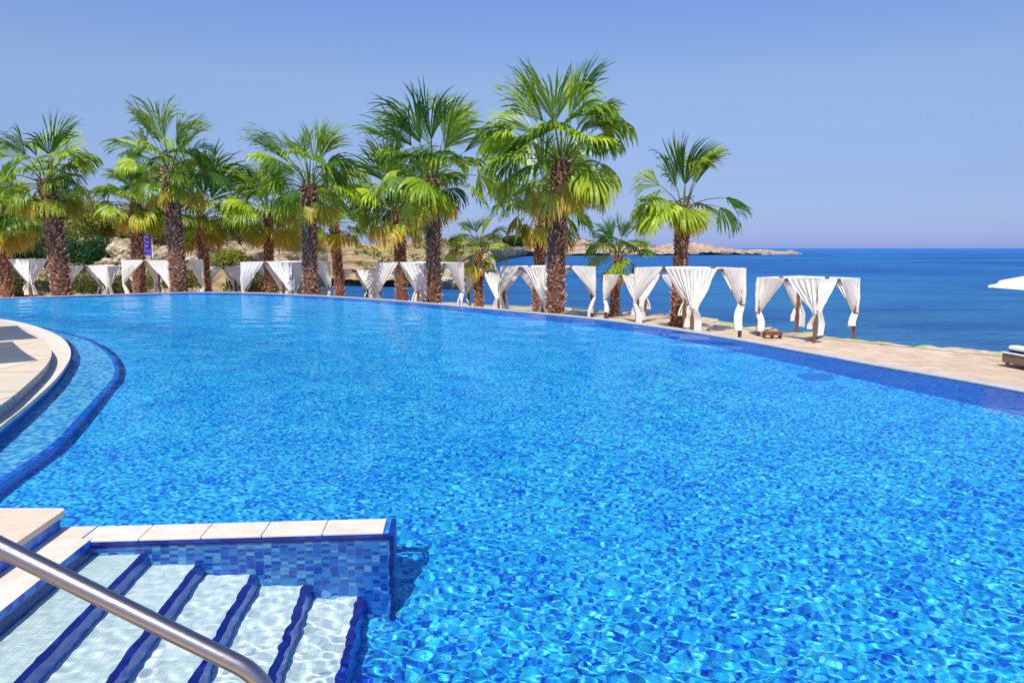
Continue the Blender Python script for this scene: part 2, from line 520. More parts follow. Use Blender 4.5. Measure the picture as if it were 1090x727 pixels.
wl = empty('dividing_wall', (-2.50, 4.22, 0), A)
tag(wl, 'low tiled wall with cream coping closing the pool steps', 'low wall')
mb = MB()
WLEN, WT = 1.75, .19
mb.prism([(-.06, .0), (WLEN, 0), (WLEN, WT), (-.06, WT)], PD, .016, 0, 0)
receive(mb.build('tiled_face', STEP_WALL_TILE, wl))
mb = MB()
mb.prism([(WLEN + .002, -.004), (WLEN + .03, -.004), (WLEN + .03, WT + .004), (WLEN + .002, WT + .004)], PD, .036, 0, 0)
receive(mb.build('end_trim', NAVY_TILE, wl))
mb = MB()
xx = -.06
for w_ in (.335, .36, .355, .36, .37):
    mb.box(((xx + w_ / 2), WT / 2 - .004, .0265), (w_ - .004, WT + .034, .018), None, 0, .004)
    xx += w_
mb.build('coping', COPING, wl)
mb = MB()
mb.prism([(-.05, -.022), (WLEN, -.022), (WLEN, -.001), (-.05, -.001)], -.03, .0165, 0, 0)
mb.build('navy_band', NAVY_TILE, wl)
# coping slab left of the first riser, then the upper deck with its tiled riser
Rm = Matrix.Translation((-2.50, 4.22, 0)) @ Matrix.Rotation(A, 4, 'Z')
def loc2(x, y): 
    p = Rm @ Vector((x, y, 0)); return (p.x, p.y)
mb = MB()
mb.prism([loc2(-1.5, -SLEN), loc2(0, -SLEN), loc2(0, 0.0), loc2(-.062, .0), loc2(-.062, WT + .01), loc2(-.30, WT + .01), loc2(-1.5, WT)], PD, .038, 0, 1)
tag(receive(mb.build('stair_landing', [COPING, RISER_TILE])), kind='structure')
dk = [(-24, 4.39), (-24, -3), (-2.35, -3), (-2.55, 1.2), (-2.72, 3.8), (-2.77, 4.36), (-2.80, 4.39)]
mb = MB(); mb.prism(dk, PD, .118, 0, 1)
tag(receive(mb.build('deck_base', [UPPER, RISER_TILE])), kind='structure')
dk2 = [(p[0] + (.02 if p[0] > -20 else 0), p[1] + (.02 if p[1] > 4.3 else 0)) for p in dk]
mb = MB(); mb.prism(dk2, .118, .155, 0, 0)
tag(mb.build('deck', UPPER), kind='structure')
mb = MB(); mb.prism([(-2.3, -3), (20, -3), (20, 1.0), (6.6, 1.0), (6.6, 1.18), (-2.3, 1.18)], PD, .1, 0, 1)
tag(receive(mb.build('near_deck', [UPPER, WALL_TILE])), kind='structure')

# ------------------------------------------------------------------ sea
mb = MB()
ys = [14, 60, 200, 700, 2500, 9000, 30000]
SEA_Z = -4.0
for y0, y1 in zip(ys[:-1], ys[1:]):
    mb.quad((-max(y1, 300) * 1.5, y0, SEA_Z), (max(y1, 300) * 1.5, y0, SEA_Z), (max(y1, 300) * 1.5, y1, SEA_Z), (-max(y1, 300) * 1.5, y1, SEA_Z))
sea = mb.build('sea', SEA)
tag(sea, kind='structure')

# ------------------------------------------------------------------ lower terrace and shore
INNER = [(6.5, 1.2), (6.5, 3.2), (6.5, 5.4), (6.3, 8.81), (5.45, 11), (4.35, 14), (2.25, 18), (-2.15, 22.75), (-7.4, 27.25), (-12.8, 29.2), (-17.9, 25.8), (-22.6, 21.4)]
OUTER = [(36, 3), (28, 11), (20, 19.0), (15.6, 22.5), (12.45, 26.4), (9.6, 30.8), (7.4, 36.5), (2, 41), (-6, 46), (-16, 50), (-36, 54), (-70, 52)]
inn, outr = spline(INNER, 10), spline(OUTER, 10)
def zter(x, y):
    yb = np.interp(x, [-25, -17, -9.5, -3.8, 1.4, 6, 9], [41, 39, 36, 34.5, 32.5, 28.5, 26])
    return -1.14 - .44 * sstep(6.0, 9.5, x) - .45 * sstep(-1, 1, y - yb) * sstep(9, 6, x)
def ground_z(x, y): return float(zter(np.array([x]), np.array([y]))[0])
def grid_obj(name, V, mats, smooth=True, matidx=None):
    n, m = V.shape[:2]
    idx = np.arange(n * m).reshape(n, m)
    Fq = np.stack([idx[:-1, :-1], idx[:-1, 1:], idx[1:, 1:], idx[1:, :-1]], -1).reshape(-1, 4)
    me = bpy.data.meshes.new(name)
    me.from_pydata(V.reshape(-1, 3).tolist(), [], Fq.tolist())
    for mm in (mats if isinstance(mats, (list, tuple)) else [mats]): me.materials.append(mm)
    if matidx is not None: me.polygons.foreach_set('material_index', matidx.astype(int).ravel())
    if smooth: me.polygons.foreach_set('use_smooth', [True] * len(Fq))
    me.update()
    o = bpy.data.objects.new(name, me)
    COL.objects.link(o)
    return o
T = np.linspace(0, 1, 24)[:, None, None]
XY = inn[None] * (1 - T) + outr[None] * T
V = np.concatenate([XY, zter(XY[..., 0], XY[..., 1])[..., None]], -1)
tag(grid_obj('terrace', V, DECK), kind='structure')

def rock_mat(name, c0, c1, c2, grass=None, sc=1.0):
    t = NT(name)
    pos = t.n('ShaderNodeNewGeometry').outputs['Position']
    n1 = t.noise(1.3 * sc, 8, pos, .65); n2 = t.noise(.22 * sc, 4, pos, .6)
    c = t.ramp(n1, [(.32, c0), (.5, c1), (.68, c2)])
    if grass:
        g = t.ramp(n2, [(.50, (0,) * 3), (.58, (1,) * 3)])
        c = t.mix(g, c, t.ramp(n1, [(.3, grass[0]), (.7, grass[1])]))
    sv = t.n('ShaderNodeVectorMath', {0: pos, 1: (.12, .12, 1.6)}, operation='MULTIPLY').outputs[0]
    st = t.noise(1.0 * max(sc, .3), 5, sv, .6)
    c = t.mix(t.ramp(st, [(.36, (.75,) * 3), (.5, (0,) * 3)]), c, c0)
    return t.done(t.princ(c, .9, t.bump(t.noise(2.2 * sc, 8, pos, .7), .9, .25 / sc), .1))
SHORE = rock_mat('shore_limestone', (.42, .33, .18), (.62, .52, .32), (.74, .66, .46), ((.42, .40, .12), (.6, .55, .25)), 2.2)
HILL = rock_mat('headland_limestone', (.17, .105, .055), (.46, .33, .18), (.64, .51, .32), ((.30, .24, .08), (.48, .38, .16)), .6)
FARROCK = rock_mat('far_limestone', (.22, .15, .10), (.50, .37, .25), (.62, .50, .36), None, .22)

# rough rock rim below the terrace edge down into the sea
rows = []
for k, (dr, dz) in enumerate([(-.25, .0), (.05, .03), (.35, .02), (.75, -.1), (1.1, -.5), (1.5, -1.3), (2.2, -2.4), (3.5, -3.2)]):
    o_ = offset(spline(OUTER, 24), -dr) if False else None
    ln = spline(OUTER, 24)
    nrm = offset(ln, 1.0) - ln
    s_ = np.sign((nrm * (ln - np.array([0, 10]))).sum(1))[:, None]
    p = ln + nrm * s_ * dr
    nz = fbm(p[:, 0] * 1.1 + k * .3, p[:, 1] * 1.1, 31, 4)
    p = p + nrm * s_ * (nz * .9 * (k > 0))[:, None]
    z = zter(ln[:, 0], ln[:, 1]) + dz + (.012 if k == 0 else 0) + fbm(p[:, 0] * 1.7, p[:, 1] * 1.7, 5 + k, 4) * (.10 + .10 * (k > 3)) * (k > 0)
    rows.append(np.concatenate([p, z[:, None]], 1))
tag(grid_obj('shore_rock', np.array(rows), SHORE, smooth=False), kind='structure')

# headland: a polar height field, from the hill behind the palms to the low cape
cpx = [-420, -200, 0, 100, 200, 260, 300, 330, 352, 380, 420, 470, 500, 530, 560, 620, 700, 760, 810, 840, 850]
cd0 = [40, 40, 41, 44, 46, 50, 62, 84, 112, 112, 110, 112, 150, 300, 520, 560, 570, 600, 640, 680, 690]      # water or terrace side
cd2 = [105, 105, 100, 98, 98, 104, 112, 128, 150, 155, 155, 165, 210, 380, 640, 680, 680, 690, 700, 712, 715]  # ridge
cy2 = [226, 226, 230, 233, 238, 240, 243, 249, 255, 256.5, 257, 258, 259, 258, 258.5, 260, 262.3, 263.6, 266, 268.5, 271]
px = np.concatenate([np.arange(-420, 520, 2.0), np.arange(520, 851, 1.2)])
d0, d2, y2 = np.interp(px, cpx, cd0), np.interp(px, cpx, cd2), np.interp(px, cpx, cy2)
z2 = CAM_H + (264 - y2) / F_PX * d2
z0 = np.where(px < 300, -1.9, -4.6); z0 = np.where((px >= 290) & (px < 345), np.interp(px, [290, 345], [-1.9, -4.6]), z0)
cliff = np.interp(px, [300, 350, 480, 540, 760, 850], [0, 2.6, 2.8, 3.0, 2.6, .4])
cave = np.interp(px, [318, 345, 470, 500, 540, 860], [0, 5, 6, 4, 5, 5]) * (.6 + 1.2 * (vnoise(px * .06, px * 0, 4) + .3))
prof = [(0, 0, 1), (0, .55, 1), (.0, .62, .1), (.002, .75, 0), (.02, .95, 0), (.05, 1.0, 0)] + [(t, 1.0, 0) for t in np.linspace(.08, 1, 40)] + [(1.15, 1, 0), (1.6, 1, 0)]
tx = (px - IW / 2) / (F_PX * math.cos(PITCH))
rows = []
wl_ = sstep(360, 290, px)                        # 1 on the land side at the left
for (t, cfrac, cv) in prof:
    d = d0 + (d2 - d0) * t
    zc = z0 + cliff * cfrac
    z = zc + (z2 - zc) * np.clip(t, 0, 1) ** np.interp(px, [0, 300, 380, 500], [.8, .8, .95, .85])
    if t > 1: z = z2 - (z2 + 5) * ((t - 1) / .6) ** 1.2
    X_ = tx * d
    sc = np.clip(d / 100, .5, 6)
    r_land = fbm(X_ / 11, d / 11, 3, 3) * 1.7 + np.maximum(fbm(X_ / 3.2, d / 3.2, 13, 4), -.1) * 1.5
    r_cape = fbm(X_ / (9 * sc), d / (14 * sc), 23, 3) * 1.5 * sc + np.maximum(fbm(X_ / (2.6 * sc), d / (3.2 * sc), 33, 4), -.15) * 1.25 * sc
    rough = r_land * wl_ + r_cape * np.interp(px, [340, 700, 800, 850], [1, .8, .5, .2]) * (1 - wl_)
    z = z + rough * (cv == 0) * (t > 0) * (1 if t < .95 else .45) * min(1, t * 9 + .3)
    strat = np.sin(z * 5.2 + fbm(X_ / 20, d / 20, 2, 2) * 5) * .10 * (1 - wl_) * (1 if t < 1 else 0)
    z = z + strat * sc
    dd = d + cv * cave * sc * .8 + fbm(X_ / (4 * sc), np.full_like(d, cfrac * 2.0), 8, 4) * 2.5 * sc * (cliff > .5) * (t < .08)
    rows.append(np.stack([tx * dd, dd, z], 1))
V = np.array(rows)
mi = np.repeat((px[:-1] > 530)[None], len(V) - 1, 0)
tag(grid_obj('headland', V, [HILL, FARROCK], smooth=False, matidx=mi), kind='structure')
HEADV, HEADPX = V, px

# ------------------------------------------------------------------ palms
def leaf_mat(name, c, tr=.30, rough=.38):
    t = NT(name)
    at = t.n('ShaderNodeVertexColor', layer_name='tint').outputs[0]
    pr = t.princ(at, rough, None, .35)
    tl = t.n('ShaderNodeBsdfTranslucent', {0: t.mix(1.0, at, (1.0, 1.05, .55, 1), 'MULTIPLY')}).outputs[0]
    return t.done(t.n('ShaderNodeMixShader', {0: tr, 1: pr, 2: tl}).outputs[0])
FROND = leaf_mat('palm_frond', None)
def bark_mat():
    t = NT('palm_bark')
    at = t.n('ShaderNodeVertexColor', layer_name='tint').outputs[0]
    v = t.coord('Object')
    n = t.noise(14, 5, v, .7)
    c = t.mix(1.0, at, t.ramp(n, [(.3, (.55,) * 3), (.7, (1.25,) * 3)]), 'MULTIPLY')
    return t.done(t.princ(c, .9, t.bump(n, .6, .03), .15))
BARK = bark_mat()

class LeafMB:
    def __init__(s): s.v, s.f, s.c = [], [], []
    def strip(s, ctr, side, widths, cols, fold=None):
        o = len(s.v)
        n = len(ctr)
        for p, sd, w, c in zip(ctr, side, widths, cols):
            s.v.append(p - sd * w); s.v.append(p + sd * w)
            s.c.append(c); s.c.append(c)
        for i in range(n - 1):
            a = o + 2 * i
            s.f.append((a, a + 1, a + 3, a + 2))
    def build(s, name, mat, parent):
        mb = MB()
        mb.v = [tuple(p) for p in s.v]; mb.f = s.f; mb.m = [0] * len(s.f); mb.uv = [None] * len(s.f)
        mb.col = [(c[0], c[1], c[2], 1) for c in s.c]
        return mb.build(name, mat, parent, smooth=True)

def fan_leaf(L, rng, base, az, el, plen, R_, age, wind=(0, 0)):
    """costapalmate fan: arched stalk, then a folded half-disc of segments with drooping tips"""
    up = np.array([0, 0, 1.0])
    h = np.array([math.cos(az), math.sin(az), 0])
    # stalk
    pts, p = [], np.array(base, float)
    e = el
    n = 6
    for i in range(n + 1):
        pts.append(p.copy())
        d = h * math.cos(e) + up * math.sin(e)
        p = p + d * plen / n
        e -= (.05 + .10 * (1 - abs(math.sin(el)))) * (1 + .6 * age)
    side = np.cross(d, up); side /= np.linalg.norm(side) + 1e-9
    stalkc = np.array((.16, .22, .05)) * (1 - age) + np.array((.34, .23, .07)) * age
    L.strip(pts, [side] * (n + 1), np.linspace(.035, .016, n + 1), [stalkc] * (n + 1))
    nrm = np.cross(side, d)
    L.strip(pts, [nrm] * (n + 1), np.linspace(.022, .010, n + 1), [stalkc] * (n + 1))
    # blade
    tip = pts[-1]
    g0 = np.array((.045, .140, .010)); g1 = np.array((.44, .58, .03)); yl = np.array((.74, .54, .05)); br = np.array((.66, .38, .10))
    gc = g0 + (g1 - g0) * rng.rand() ** (2.0 if el > .95 else 1.2)
    young = el > .95
    NS = 26 if young else 30
    spread = R(rng.uniform(24, 50)) if young else R(rng.uniform(75, 112))
    roll = rng.normal(0, .8) if young else rng.normal(0, .35)
    s2 = side * math.cos(roll) + nrm * math.sin(roll); n2 = np.cross(s2, d)
    cup = rng.uniform(.25, .8) if young else rng.uniform(-.1, .35)
    wv = np.array([wind[0] + .12, wind[1], 0]) + rng.normal(0, .16, 3) * np.array([1, 1, 0])
    dbase = (rng.uniform(.25, 1.1) if young else rng.uniform(1.5, 3.0)) * (1 + .3 * age)
    clump = np.repeat(rng.normal(0, .16, NS), rng.randint(1, 4, NS))[:NS]        # torn groups of segments hang together
    cl_d = np.repeat(rng.uniform(.45, 1.5, NS), rng.randint(1, 4, NS))[:NS]
    for k in range(NS):
        a = -spread + 2 * spread * (k + .5) / NS + clump[k] * .22
        ca, sa = math.cos(a), math.sin(a)
        seg = d * ca + s2 * sa
        seg = seg + n2 * (cup * abs(sa) - .08) + n2 * (.05 if k % 2 else -.05)
        seg /= np.linalg.norm(seg)
        ln = R_ * (.80 + .20 * math.cos(a * .8)) * rng.uniform(.82, 1.1)
        st_ = [0, .2, .4, .56, .68, .78, .89, 1.0]
        ctr, cols, wd, sds = [], [], [], []
        dv = seg.copy(); q = tip + d * .02
        prev = 0
        droop = dbase * cl_d[k]
        fuse = .53 if young else .60
        for t_ in st_:
            q = q + dv * ln * (t_ - prev)
            if t_ >= .18:
                if t_ <= fuse: bend = -up * dbase * .38
                else: bend = -up * droop * 2.1
                dv = dv + (bend + wv * t_ * 1.3) * (t_ - prev) * 1.25
                dv /= np.linalg.norm(dv)
            prev = t_
            ctr.append(q.copy())
            w = ln * t_ * math.tan(min(spread / NS, .08)) * 1.15
            if t_ > .6: w = ln * .6 * math.tan(min(spread / NS, .08)) * (1.03 - t_) / .4 * 1.1 + .0025
            wd.append(max(w, .004))
            sd = np.cross(dv, n2); sd /= np.linalg.norm(sd) + 1e-9
            tw = rng.normal(0, .5) if t_ > .6 else (.45 if k % 2 else -.45)
            nn = np.cross(sd, dv)
            sds.append(sd * math.cos(tw) + nn * math.sin(tw))
            bro = np.clip(age * 1.25 + (t_ - .78) * .9 * (.15 + age), 0, 1)
            c = gc * (1 - bro) + (yl * (1 - age * .6) + br * age * .6) * bro
            cols.append(c * rng.uniform(.85, 1.15))
        L.strip(ctr, sds, wd, cols)

def trunk_mesh(h, r0, r1, lean, rng, nside=14):
    """tapered trunk clad with spirals of old leaf stubs"""
    mb = MB(); col = []
    def axis(z): 
        t = z / h
        return np.array([lean[0] * t * t, lean[1] * t * t, z])
    def rad(z): 
        t = z / h
        return r0 + (r1 - r0) * t + .09 * math.exp(-t * h / .25)
    nr = max(8, int(h / .22))
    vv, ff = [], []
    for i in range(nr + 1):
        z = h * i / nr
        c = axis(z)
        for k in range(nside):
            an = 2 * math.pi * k / nside
            rr = rad(z) * (1 + rng.normal(0, .03))
            vv.append((c[0] + math.cos(an) * rr, c[1] + math.sin(an) * rr, c[2]))
            col.append(np.array((.20, .095, .06)) * rng.uniform(.7, 1.2))
    for i in range(nr):
        for k in range(nside):
            ff.append((i * nside + k, i * nside + (k + 1) % nside, (i + 1) * nside + (k + 1) % nside, (i + 1) * nside + k))
    mb.add(vv, ff)
    per = 11
    rowsn = int(h / .10)
    for i in range(rowsn):
        for k in range(per):
            z = .05 + (h - .05) * i / rowsn + rng.uniform(-.045, .045)
            if rng.rand() < .14: continue
            an = 2 * math.pi * (k + .5 * (i % 2)) / per + i * .05 + rng.normal(0, .11)
            c = axis(z); rr = rad(z) * .98
            er = np.array([math.cos(an), math.sin(an), 0]); et = np.array([-math.sin(an), math.cos(an), 0]); ez = np.array([0, 0, 1.0])
            w = rad(z) * .22 * rng.uniform(.6, 1.3)
            out = rng.uniform(.03, .12) * (1.4 if z > .8 * h else 1); hh = rng.uniform(.06, .17)
            b = c + er * rr
            tilt = rng.normal(0, .05)
            P_ = [b - et * w, b + et * w, b + er * out * .55 + ez * hh * .5 + et * w * .55, b + er * out * .55 + ez * hh * .5 - et * w * .55,
                  b + er * out + ez * hh + et * (w * .32 + tilt), b + er * out + ez * hh + et * (-w * .32 + tilt), b + ez * hh * .75 + et * w * .3, b + ez * hh * .75 - et * w * .3]
            mb.add(P_, [(0, 1, 2, 3), (3, 2, 4, 5), (5, 4, 6, 7), (0, 3, 5, 7), (1, 6, 4, 2)])
            base = np.array((.50, .245, .155)) * rng.uniform(.55, 1.35); tipc = np.array((.80, .56, .40)) * rng.uniform(.6, 1.3)
            col += [base * .7, base * .7, base, base, tipc, tipc, base * .6, base * .6]
    mb.col = [(c[0], c[1], c[2], 1) for c in col]
    return mb

PALM_GROUP = 'fan palms planted behind the pool'
def palm(pxx, d, ytop_trunk, ytop, rpx, wpx, label, seed, nleaf=44, leaves=None, wind=(0, 0), lean=(0, 0), old=.27):
    rng = np.random.RandomState(seed)
    g = at_depth(pxx, 264, d)
    x, y = g.x, d
    zb = ground_z(x, y) - .05 if d < 41 else -1.7
    h = CAM_H + (264 - ytop_trunk) / F_PX * d - zb
    htop = CAM_H + (264 - ytop) / F_PX * d - zb
    rad_ = rpx / F_PX * d
    r0 = wpx / F_PX * d / 2 * .74
    if lean == (0, 0): lean = (rng.uniform(-.22, .22), rng.uniform(-.2, .2))
    root = empty('fan_palm', (x, y, zb), rng.rand() * 0)
    tag(root, label, 'palm tree', PALM_GROUP)
    tm = trunk_mesh(h + .25, r0, r0 * .92, lean, rng)
    tm.build('trunk', BARK, root)
    LG, LO = LeafMB(), LeafMB()
    top = np.array([lean[0], lean[1], h + .15])
    upn = htop - h - .15
    for k in range(nleaf):
        t = (k + rng.rand() * .6) / nleaf                    # 0 young and upright ... 1 old and hanging
        az = k * 2.39996 + rng.normal(0, .25)
        el = R(86) - R(45) * t / .3 if t < .3 else R(54) - R(80) * ((t - .3) / .7) ** 1.15
        if t < .22: el = R(rng.uniform(60, 88))
        el += rng.normal(0, .10)
        age = 0.0 if t < 1 - old else np.clip((t - 1 + old) / old * .95 + rng.normal(0, .12), 0, 1)
        tot = (upn * .95 if el > .95 else (rad_ * 1.13)) * rng.uniform(.68, 1.0)
        if t > .55: tot *= 1 - .38 * (t - .55) / .45
        R_ = tot * (rng.uniform(.62, .76) if el > .95 else rng.uniform(.46, .58))
        b = top + np.array([math.cos(az), math.sin(az), 0]) * r0 * .6 + np.array([0, 0, .28 * (1 - 2.2 * t)])
        fan_leaf(LO if age > .3 else LG, rng, b, az, el, tot - R_ * .86, R_, float(age), wind)
    for (az_, el_, pl_, rr_, ag_) in (leaves or []):
        b = top + np.array([math.cos(R(az_)), math.sin(R(az_)), 0]) * r0 * .5
        fan_leaf(LO if ag_ > .3 else LG, rng, b, R(az_), R(el_), pl_, rr_, ag_, wind)
    LG.build('crown', FROND, root)
    if LO.f:
        o = LO.build('old_fronds', FROND, root)
        o['label'] = 'yellowing older fronds hanging round the top of the trunk'
    return root

palm(62, 28.6, 200, 121, 56, 24, 'tall thick trunked fan palm, leftmost of the tall front palms', 11, 39)
palm(188, 30.2, 190, 110, 58, 22, 'tall fan palm directly right of the purple banner', 12, 39)
palm(329, 28.4, 205, 117, 64, 20, 'tall fan palm in front of the cabanas left of the open sea gap', 13, 39)
palm(461, 25.2, 200, 94, 70, 20, 'tall fan palm left of the tallest one, its trunk against the low tan headland', 14, 39)
palm(591, 21.8, 182, 73, 86, 25, 'tallest fan palm with the widest crown, its trunk rising right behind the pool edge', 15, 42)
palm(724, 27.6, 226, 134, 62, 20, 'sparse wind blown fan palm, rightmost of all palms, standing over the large cabana', 16, 0, wind=(.45, .1), lean=(.10, 0),
     leaves=[(80, 84, 1.0, 1.75, 0), (200, 80, .8, 1.7, 0), (300, 78, .9, 1.8, 0), (20, 76, .9, 1.8, 0), (120, 74, .8, 1.6, 0), (260, 82, .8, 1.9, 0), (0, 82, 1.1, 1.6, 0), (170, 56, 1.1, 1.2, 0), (185, 26, 1.0, 1.4, 0), (215, 14, .9, 1.45, 0),
             (160, 10, .9, 1.35, 0), (0, 28, 1.45, 1.25, 0), (-18, 16, 1.15, 1.3, 0), (35, 24, 1.0, 1.2, 0), (-90, 12, .4, 1.3, 0), (-60, -10, .3, 1.0, .45), (-120, -12, .3, .9, .6), (30, -8, .4, .9, .6), (100, 30, .8, 1.1, 0), (140, 20, .8, 1.2, 0), (-140, 30, .8, 1.2, 0)])
palm(4, 37.5, 236, 184, 56, 16, 'fan palm with yellowed lower fronds cut by the left border of the photo', 17, 42, old=.42)
palm(146, 36.5, 222, 164, 47, 16, 'shorter fan palm just left of the purple banner', 18, 46, old=.42)
palm(217, 38, 236, 150, 52, 14, 'shorter fan palm leaning beside the second tall palm, before the tan slope', 19, 44, old=.4)
palm(285, 38.5, 232, 170, 54, 13, 'mid height fan palm with yellowed fronds just left of the third tall palm', 20, 46, old=.36)
palm(360, 37.5, 238, 178, 44, 13, 'thin fan palm just right of the third tall palm', 21, 42, old=.4)
palm(427, 34.5, 226, 138, 60, 16, 'mid height fan palm close left of the fourth tall palm', 22, 44, old=.33)
palm(509, 37, 270, 224, 38, 12, 'small low fan palm between the fourth tall palm and the tallest one', 23, 26, old=.3)
palm(573, 33.5, 226, 130, 66, 16, 'fan palm half hidden behind the tallest palm', 24, 44, old=.33)
palm(655, 36.5, 276, 226, 44, 12, 'small bright green fan palm beside the large right cabana', 25, 24, old=.3)

# ------------------------------------------------------------------ cabanas
def wood_mat(name, a, b):
    t = NT(name)
    v = t.n('ShaderNodeVectorMath', {0: t.coord('Object'), 1: (9, 9, 1.2)}, operation='MULTIPLY').outputs[0]
    n = t.noise(4, 5, v, .65)
    return t.done(t.princ(t.ramp(n, [(.3, a), (.7, b)]), .7, t.bump(n, .3, .01), .3))
WOOD = wood_mat('stained_timber', (.13, .055, .028), (.27, .13, .065))
def cloth_mat(name, col, tr):
    t = NT(name)
    v = t.coord('Object')
    n = t.noise(3.0, 4, v)
    c = t.mix(n, tuple(x * .93 for x in col), col)
    df = t.n('ShaderNodeBsdfDiffuse', {0: c}).outputs[0]
    tl = t.n('ShaderNodeBsdfTranslucent', {0: c}).outputs[0]
    return t.done(t.n('ShaderNodeMixShader', {0: tr, 1: df, 2: tl}).outputs[0])
CLOTH = cloth_mat('white_voile', (.93, .90, .85), .16)
CANVAS = cloth_mat('white_canvas', (.90, .89, .86), .15)
TIE = cloth_mat('curtain_tie_cloth', (.45, .38, .30), .1)

def curtain_mesh(S, h, rng, wide):
    """one curtain panel: runs along +x from the post, gathered to the post at the tie"""
    mb = MB()
    nu, nv = 34, 30
    zt = h * rng.uniform(.42, .53); nz_ = rng.rand() * 40
    vv = []
    ph = rng.rand() * 6
    nf = rng.randint(5, 8)
    jj, ii = np.meshgrid(np.arange(nv + 1) / nv * 5, np.arange(nu + 1) / nu * 9, indexing='ij')
    CN = fbm(ii + nz_, jj + nz_, 7, 3)
    blow = rng.normal(0, .08); low = rng.uniform(.76, .94)
    for j in range(nv + 1):
        v = j / nv
        z = h + .035 - (h * low + .0) * v
        if z > zt:
            q = (h - z) / (h - zt)
            q = max(0, q)
            w = (wide + .08) * (1 - q) ** 1.06 + .10 * q
            off = -.09 + .02 * q
        else:
            q = (zt - z) / zt
            w = .10 + .17 * math.sin(min(1, q * 1.3) * math.pi * .5) ** .8 - .05 * q
            off = -.07 + .12 * min(1, q * 3)
        amp = .012 + .035 * min(1, (h - z) / (h * .3)) if z > zt else .035 + .02 * (zt - z)
        amp *= min(1.0, w / .12)
        for i in range(nu + 1):
            u = i / nu
            x = off + u * w
            y = -.062 - .02 + amp * math.sin(u * nf * 2 * math.pi + ph + .6 * math.sin(z * 3 + ph)) - .05 * math.sin(math.pi * u) * (1 if z < zt else 0)
            y += (.05 if z > zt else .03) * CN[j, i] * min(1, (h - z) / .3 + .15)
            y += blow * math.sin(max(0, (h - z)) / h * math.pi) * u
            vv.append((x, y, z))
    ff = [(j * (nu + 1) + i, j * (nu + 1) + i + 1, (j + 1) * (nu + 1) + i + 1, (j + 1) * (nu + 1) + i) for j in range(nv) for i in range(nu)]
    mb.add(vv, ff)
    top = [(x, y, z) for (x, y, z) in vv[:nu + 1]]
    mb.add(top + [(x, .045, z + .004) for (x, y, z) in top] + [(x, .05, z - .09) for (x, y, z) in top],
           [(r * (nu + 1) + i + nu + 1, r * (nu + 1) + i + nu + 2, r * (nu + 1) + i + 1, r * (nu + 1) + i) for r in range(2) for i in range(nu)])
    return mb, zt

CAB_GROUP = 'white curtained cabanas between the pool and the sea'
def cabana_at(pm, ytop, d, shift, h=2.25, label='', S=2.4, seed=0):
    rng = np.random.RandomState(100 + seed)
    g = at_depth(pm, ytop, d)
    cx, cy, zt = g.x, d, g.z
    zb = zt - h
    # local x axis: corner order C (towards the camera), R, B, L
    ang_v = math.atan2(-cy, -cx)                      # direction to the camera
    ang_c = ang_v + math.asin(max(-1, min(1, shift / F_PX * d / (S * .7071))))
    root = empty('curtained_cabana', (cx, cy, zb), ang_c + R(135))
    tag(root, label, 'cabana', CAB_GROUP)
    hs = S / 2
    corners = [(-hs, -hs), (hs, -hs), (hs, hs), (-hs, hs)]
    for k, (x, y) in enumerate(corners):
        wp = Matrix.Rotation(ang_c + R(135), 3, 'Z') @ Vector((x, y, 0))
        gz = ground_z(cx + wp.x, cy + wp.y) - zb - .02
        mb = MB(); mb.box((x, y, (h - .05 + gz) / 2), (.095, .095, h - .05 - gz), None, 0, .008)
        mb.build('post', WOOD, root)
    for k in range(4):
        a, b = corners[k], corners[(k + 1) % 4]
        m = Matrix.Translation(((a[0] + b[0]) / 2, (a[1] + b[1]) / 2, h - .05)) @ Matrix.Rotation(math.atan2(b[1] - a[1], b[0] - a[0]), 4, 'Z')
        mb = MB(); mb.box((0, 0, 0), (S - .096, .07, .10), m, 0, .006)
        mb.build('beam', WOOD, root)
    for k in range(4):
        x, y = corners[k]
        for sgn in (1, -1):
            mb, ztie = curtain_mesh(S, h - .02, rng, S * rng.uniform(.44, .487))
            ang = k * R(90) if sgn == 1 else k * R(90) + R(90)
            M = Matrix.Translation((x, y, 0)) @ Matrix.Rotation(ang, 4, 'Z')
            if sgn == -1: M = M @ Matrix.Diagonal((1, -1, 1, 1))
            mb.v = [tuple(M @ Vector(p)) for p in mb.v]
            if sgn == -1: mb.f = [f[::-1] for f in mb.f]
            c = mb.build('curtain', CLOTH, root, smooth=True)
            tb = MB()
            tb.box((-.01, -.085, ztie), (.14, .10, .04), M, 0, .015)
            tb.build('tie', TIE, c)
    return root
cab = [
 (29, 276, 38.5, 1, 'white curtained cabana at the far left, cut by the left border of the photo'),
 (174, 277, 36, 5, 'white curtained cabana around the second tall palm, right below the purple banner'),
 (305, 279, 31.2, 5, 'white curtained cabana behind the third tall palm, last one before the open sea gap'),
 (447.5, 280, 30.8, 3, 'white curtained cabana behind the fourth tall palm with the low headland above it'),
 (583, 284, 28.2, -5, 'white curtained cabana around the trunk of the tallest palm'),
 (734, 285.5, 24.8, 4, 'largest white curtained cabana, standing round the sparse wind blown palm'),
 (860, 296, 27.6, 9, 'white curtained cabana at the right end of the row against plain open sea'),
 (109, 283, 41.5, 4, 'lower back row cabana between the leftmost tall palm and the purple banner'),
 (254, 284, 41, 4, 'lower back row cabana between the second and third tall palms'),
 (394, 287, 38.5, 4, 'lower back row cabana between the third and fourth tall palms'),
 (534, 291, 37.5, -3, 'lower back row cabana between the fourth tall palm and the tallest one'),
 (684, 293, 34.5, -4, 'lower back row cabana half hidden behind the largest cabana'),
]
for i, (pm, yt, d, sh, lb) in enumerate(cab): cabana_at(pm, yt, d, sh, label=lb, seed=i)

